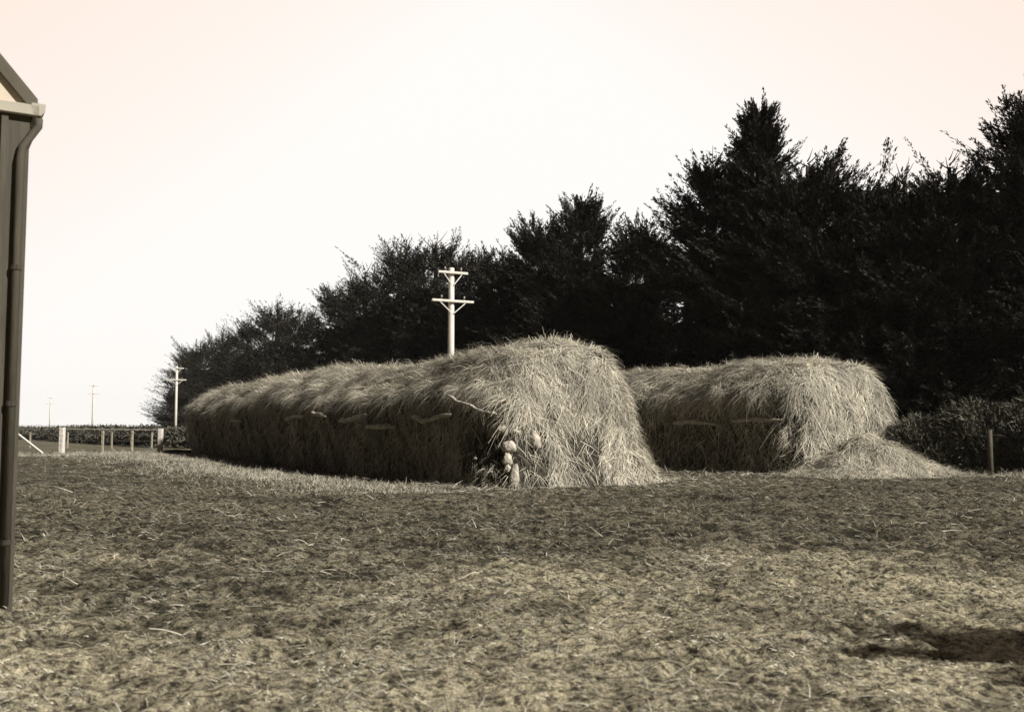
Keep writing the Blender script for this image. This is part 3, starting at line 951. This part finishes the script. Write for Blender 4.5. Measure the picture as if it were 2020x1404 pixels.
# slanting rail at the far left
a, b = at(22, 846, 47.5), at(84, 883, 46.5); b.z = gz(b.x, b.y) + .1
m = MB(); m.bar(Vector((0, 0, 0)), b - a, .10, .10); o = m.build('rail', M_WHITE); o.location = a
tag(o, 'white slanting rail at the far left, sloping down to the grass', 'rail')
# dark old log by the end post
a = at(322, 893, 46.5); m = MB()
gz0 = gz(a.x, a.y); m.tube([(0, 0, .06), (.5, .1, .08), (1.3, .0, .07)], [.09, .12, .07], 9, .3, 6)
o = m.build('log', M_BARK, None, True); o.location = (a.x, a.y, gz0 + .05)
tag(o, 'dark log lying in the grass by the right white fence post', 'log')

# ------------------------------------------------------------------ far hedge
def hedge(name, label, pts, h, wdt, n, seed):
    rng = np.random.default_rng(seed)
    pts = np.array(pts, float)
    seg = np.linalg.norm(np.diff(pts, axis=0), axis=1); cum = np.concatenate([[0], np.cumsum(seg)])
    s = rng.random(n) * cum[-1]
    x = np.interp(s, cum, pts[:, 0]); y = np.interp(s, cum, pts[:, 1])
    Q = np.stack([x, y, np.zeros(n)], 1)
    hh = h * (1 + .14 * fbm(Q, .25, 3, seed) + .06 * fbm(Q, .9, 2, seed + 1))
    z = rng.random(n) ** .7 * hh
    x = x + rng.normal(0, wdt * .4, n); y = y + rng.normal(0, wdt * .4, n)
    P = np.stack([x, y, z], 1)
    D = unit(rng.normal(0, 1, (n, 3)) + np.array([0, 0, .7]))
    N = unit(rng.normal(0, 1, (n, 3)) + np.array([0, 0, .6]))
    v = rng.uniform(.5, 1.5, n)
    off = np.array([pts[0, 0], pts[0, 1], 0])
    V2, F2, T2 = strands(P - off, D, N, rng.uniform(.2, .5, n), rng.uniform(.12, .25, n), np.zeros(n), rng.uniform(0, .3, n), np.stack([v, v, v], 1), rng, 1)
    V2[:, 2] = np.maximum(V2[:, 2], 0)
    o = np_mesh(name, V2, F2, M_HEDGE, tint=T2); o.location = off
    tag(o, label, 'hedge')
hedge('hedge', 'long dark clipped hedge closing the far paddock at the left', [(-22, 74), (-30, 82), (-84, 165), (-160, 290)], 1.55, 1.6, 52000, 4)
hedge('hedge', 'distant low hedge line on the skyline beyond the dark hedge', [(-60, 420), (-400, 560)], 3.2, 3.0, 14000, 6)

# ------------------------------------------------------------------ farm building at the left edge
bc = at(57, 300, 8.0)
wa = Vector((-.855, -.52, 0)).normalized()      # along the gable
da = Vector((-.52, .855, 0)).normalized()       # along the side, away from the camera
root = empty('farm_building', (bc.x, bc.y, 0))
tag(root, 'corner of a dark-walled farm building with cream gable and white gutter at the left edge', 'building')
fn = -da
top = at(57, 218, 8.0).z
Wd, Dp = 6.0, 9.0
def blk(mbd, p0, a, b, c):
    """box from corner p0 with edge vectors a,b,c"""
    p0, a, b, c = map(Vector, (p0, a, b, c))
    v = [p0, p0 + a, p0 + a + b, p0 + b, p0 + c, p0 + a + c, p0 + a + b + c, p0 + b + c]
    mbd.add(v, [(3, 2, 1, 0), (4, 5, 6, 7), (0, 1, 5, 4), (1, 2, 6, 5), (2, 3, 7, 6), (3, 0, 4, 7)])
m = MB(); blk(m, (0, 0, -.2), wa * Wd, da * Dp, (0, 0, top + .2)); m.build('wall', M_DWALL, root)
m = MB()
for k in range(16):
    blk(m, wa * (.16 + k * .37) + fn * .025 + Vector((0, 0, 0)), wa * .05, da * .03, (0, 0, top - .02))
m.build('cover_batten', M_DWALL, root)
pitch = 1.15
rise = pitch * Wd / 2
m = MB()
g0 = Vector((0, 0, top + .02)) + fn * .01
v = [g0, g0 + wa * Wd, g0 + wa * Wd / 2 + Vector((0, 0, rise))]
v += [q + da * Dp for q in v]
m.add(v, [(0, 1, 2), (5, 4, 3), (0, 3, 4, 1), (1, 4, 5, 2), (2, 5, 3, 0)])
m.build('gable', M_GABLE, root)
m = MB()
for sgn in (0, 1):
    e0 = (wa * -.05 + Vector((0, 0, top - .05 * pitch + .10))) if sgn == 0 else (wa * (Wd + .05) + Vector((0, 0, top - .05 * pitch + .10)))
    r0 = wa * (Wd / 2) + Vector((0, 0, top + rise + .10))
    e0 = e0 + fn * .035; r0 = r0 + fn * .035
    t = Vector((0, 0, .05))
    blk(m, e0, r0 - e0, da * (Dp + .07), t)
m.build('roof', M_ROOF, root)
m = MB(); e0 = wa * -.03 + Vector((0, 0, top + .02)) + fn * .045; r0 = wa * Wd / 2 + Vector((0, 0, top + rise + .05)) + fn * .045
m.bar(e0, r0, .025, .08); m.build('bargeboard', M_ROOF, root)
m = MB(); m.bar(wa * -.06 + Vector((0, 0, top - .01)) + fn * .035, wa * Wd + Vector((0, 0, top - .01)) + fn * .035, .05, .09); m.build('trim_board', M_GUTTER, root)
m = MB(); gq = wa * -.055 + Vector((0, 0, top + .0)) + fn * .06
pr = []
prof = [(-.05, .05), (-.055, 0), (-.03, -.045), (.02, -.05), (.05, -.01), (.055, .05)]
vv = [gq + (-wa) * p + Vector((0, 0, q)) for p, q in prof]
vv2 = [q + da * (Dp + .2) for q in vv]
n = len(vv)
m.add(vv + vv2, [(i, i + 1, n + i + 1, n + i) for i in range(n - 1)] + [tuple(range(n)), tuple(range(2 * n - 1, n - 1, -1))])
m.build('gutter', M_GUTTER, root)
m = MB(); q0 = wa * -.062 + fn * .02 + Vector((0, 0, top - .07))
m.tube([q0, q0 + Vector((0, 0, -.06)), wa * .05 + fn * .03 + Vector((0, 0, top - .32)), wa * .065 + fn * .035 + Vector((0, 0, top - .42)), wa * .065 + fn * .035 + Vector((0, 0, .1))], .034, 10)
m.build('downpipe', M_DWALL, root, True)

for zz in (.6, 1.7, 2.8):
    m = MB(); q = wa * .065 + fn * .035 + Vector((0, 0, zz)); m.tube([q + Vector((0, 0, -.02)), q + Vector((0, 0, .02))], .042, 10); m.build('bracket', M_BARK, root)
# ------------------------------------------------------------------ thin haze over the whole paddock
m = MB(); blk(m, (-450, -60, -1.5), (950, 0, 0), (0, 800, 0), (0, 0, 26))
hz = bpy.data.materials.new('haze_air'); hz.use_nodes = True
hn, hl = hz.node_tree.nodes, hz.node_tree.links
hn.clear()
pv = hn.new('ShaderNodeVolumePrincipled'); pv.inputs['Color'].default_value = (.95, .92, .88, 1); pv.inputs['Density'].default_value = 0.00014
ho = hn.new('ShaderNodeOutputMaterial'); hl.new(pv.outputs[0], ho.inputs['Volume'])
o = m.build('haze', hz); tag(o, 'faint pale haze in the air over the paddock', 'haze', kind='stuff')
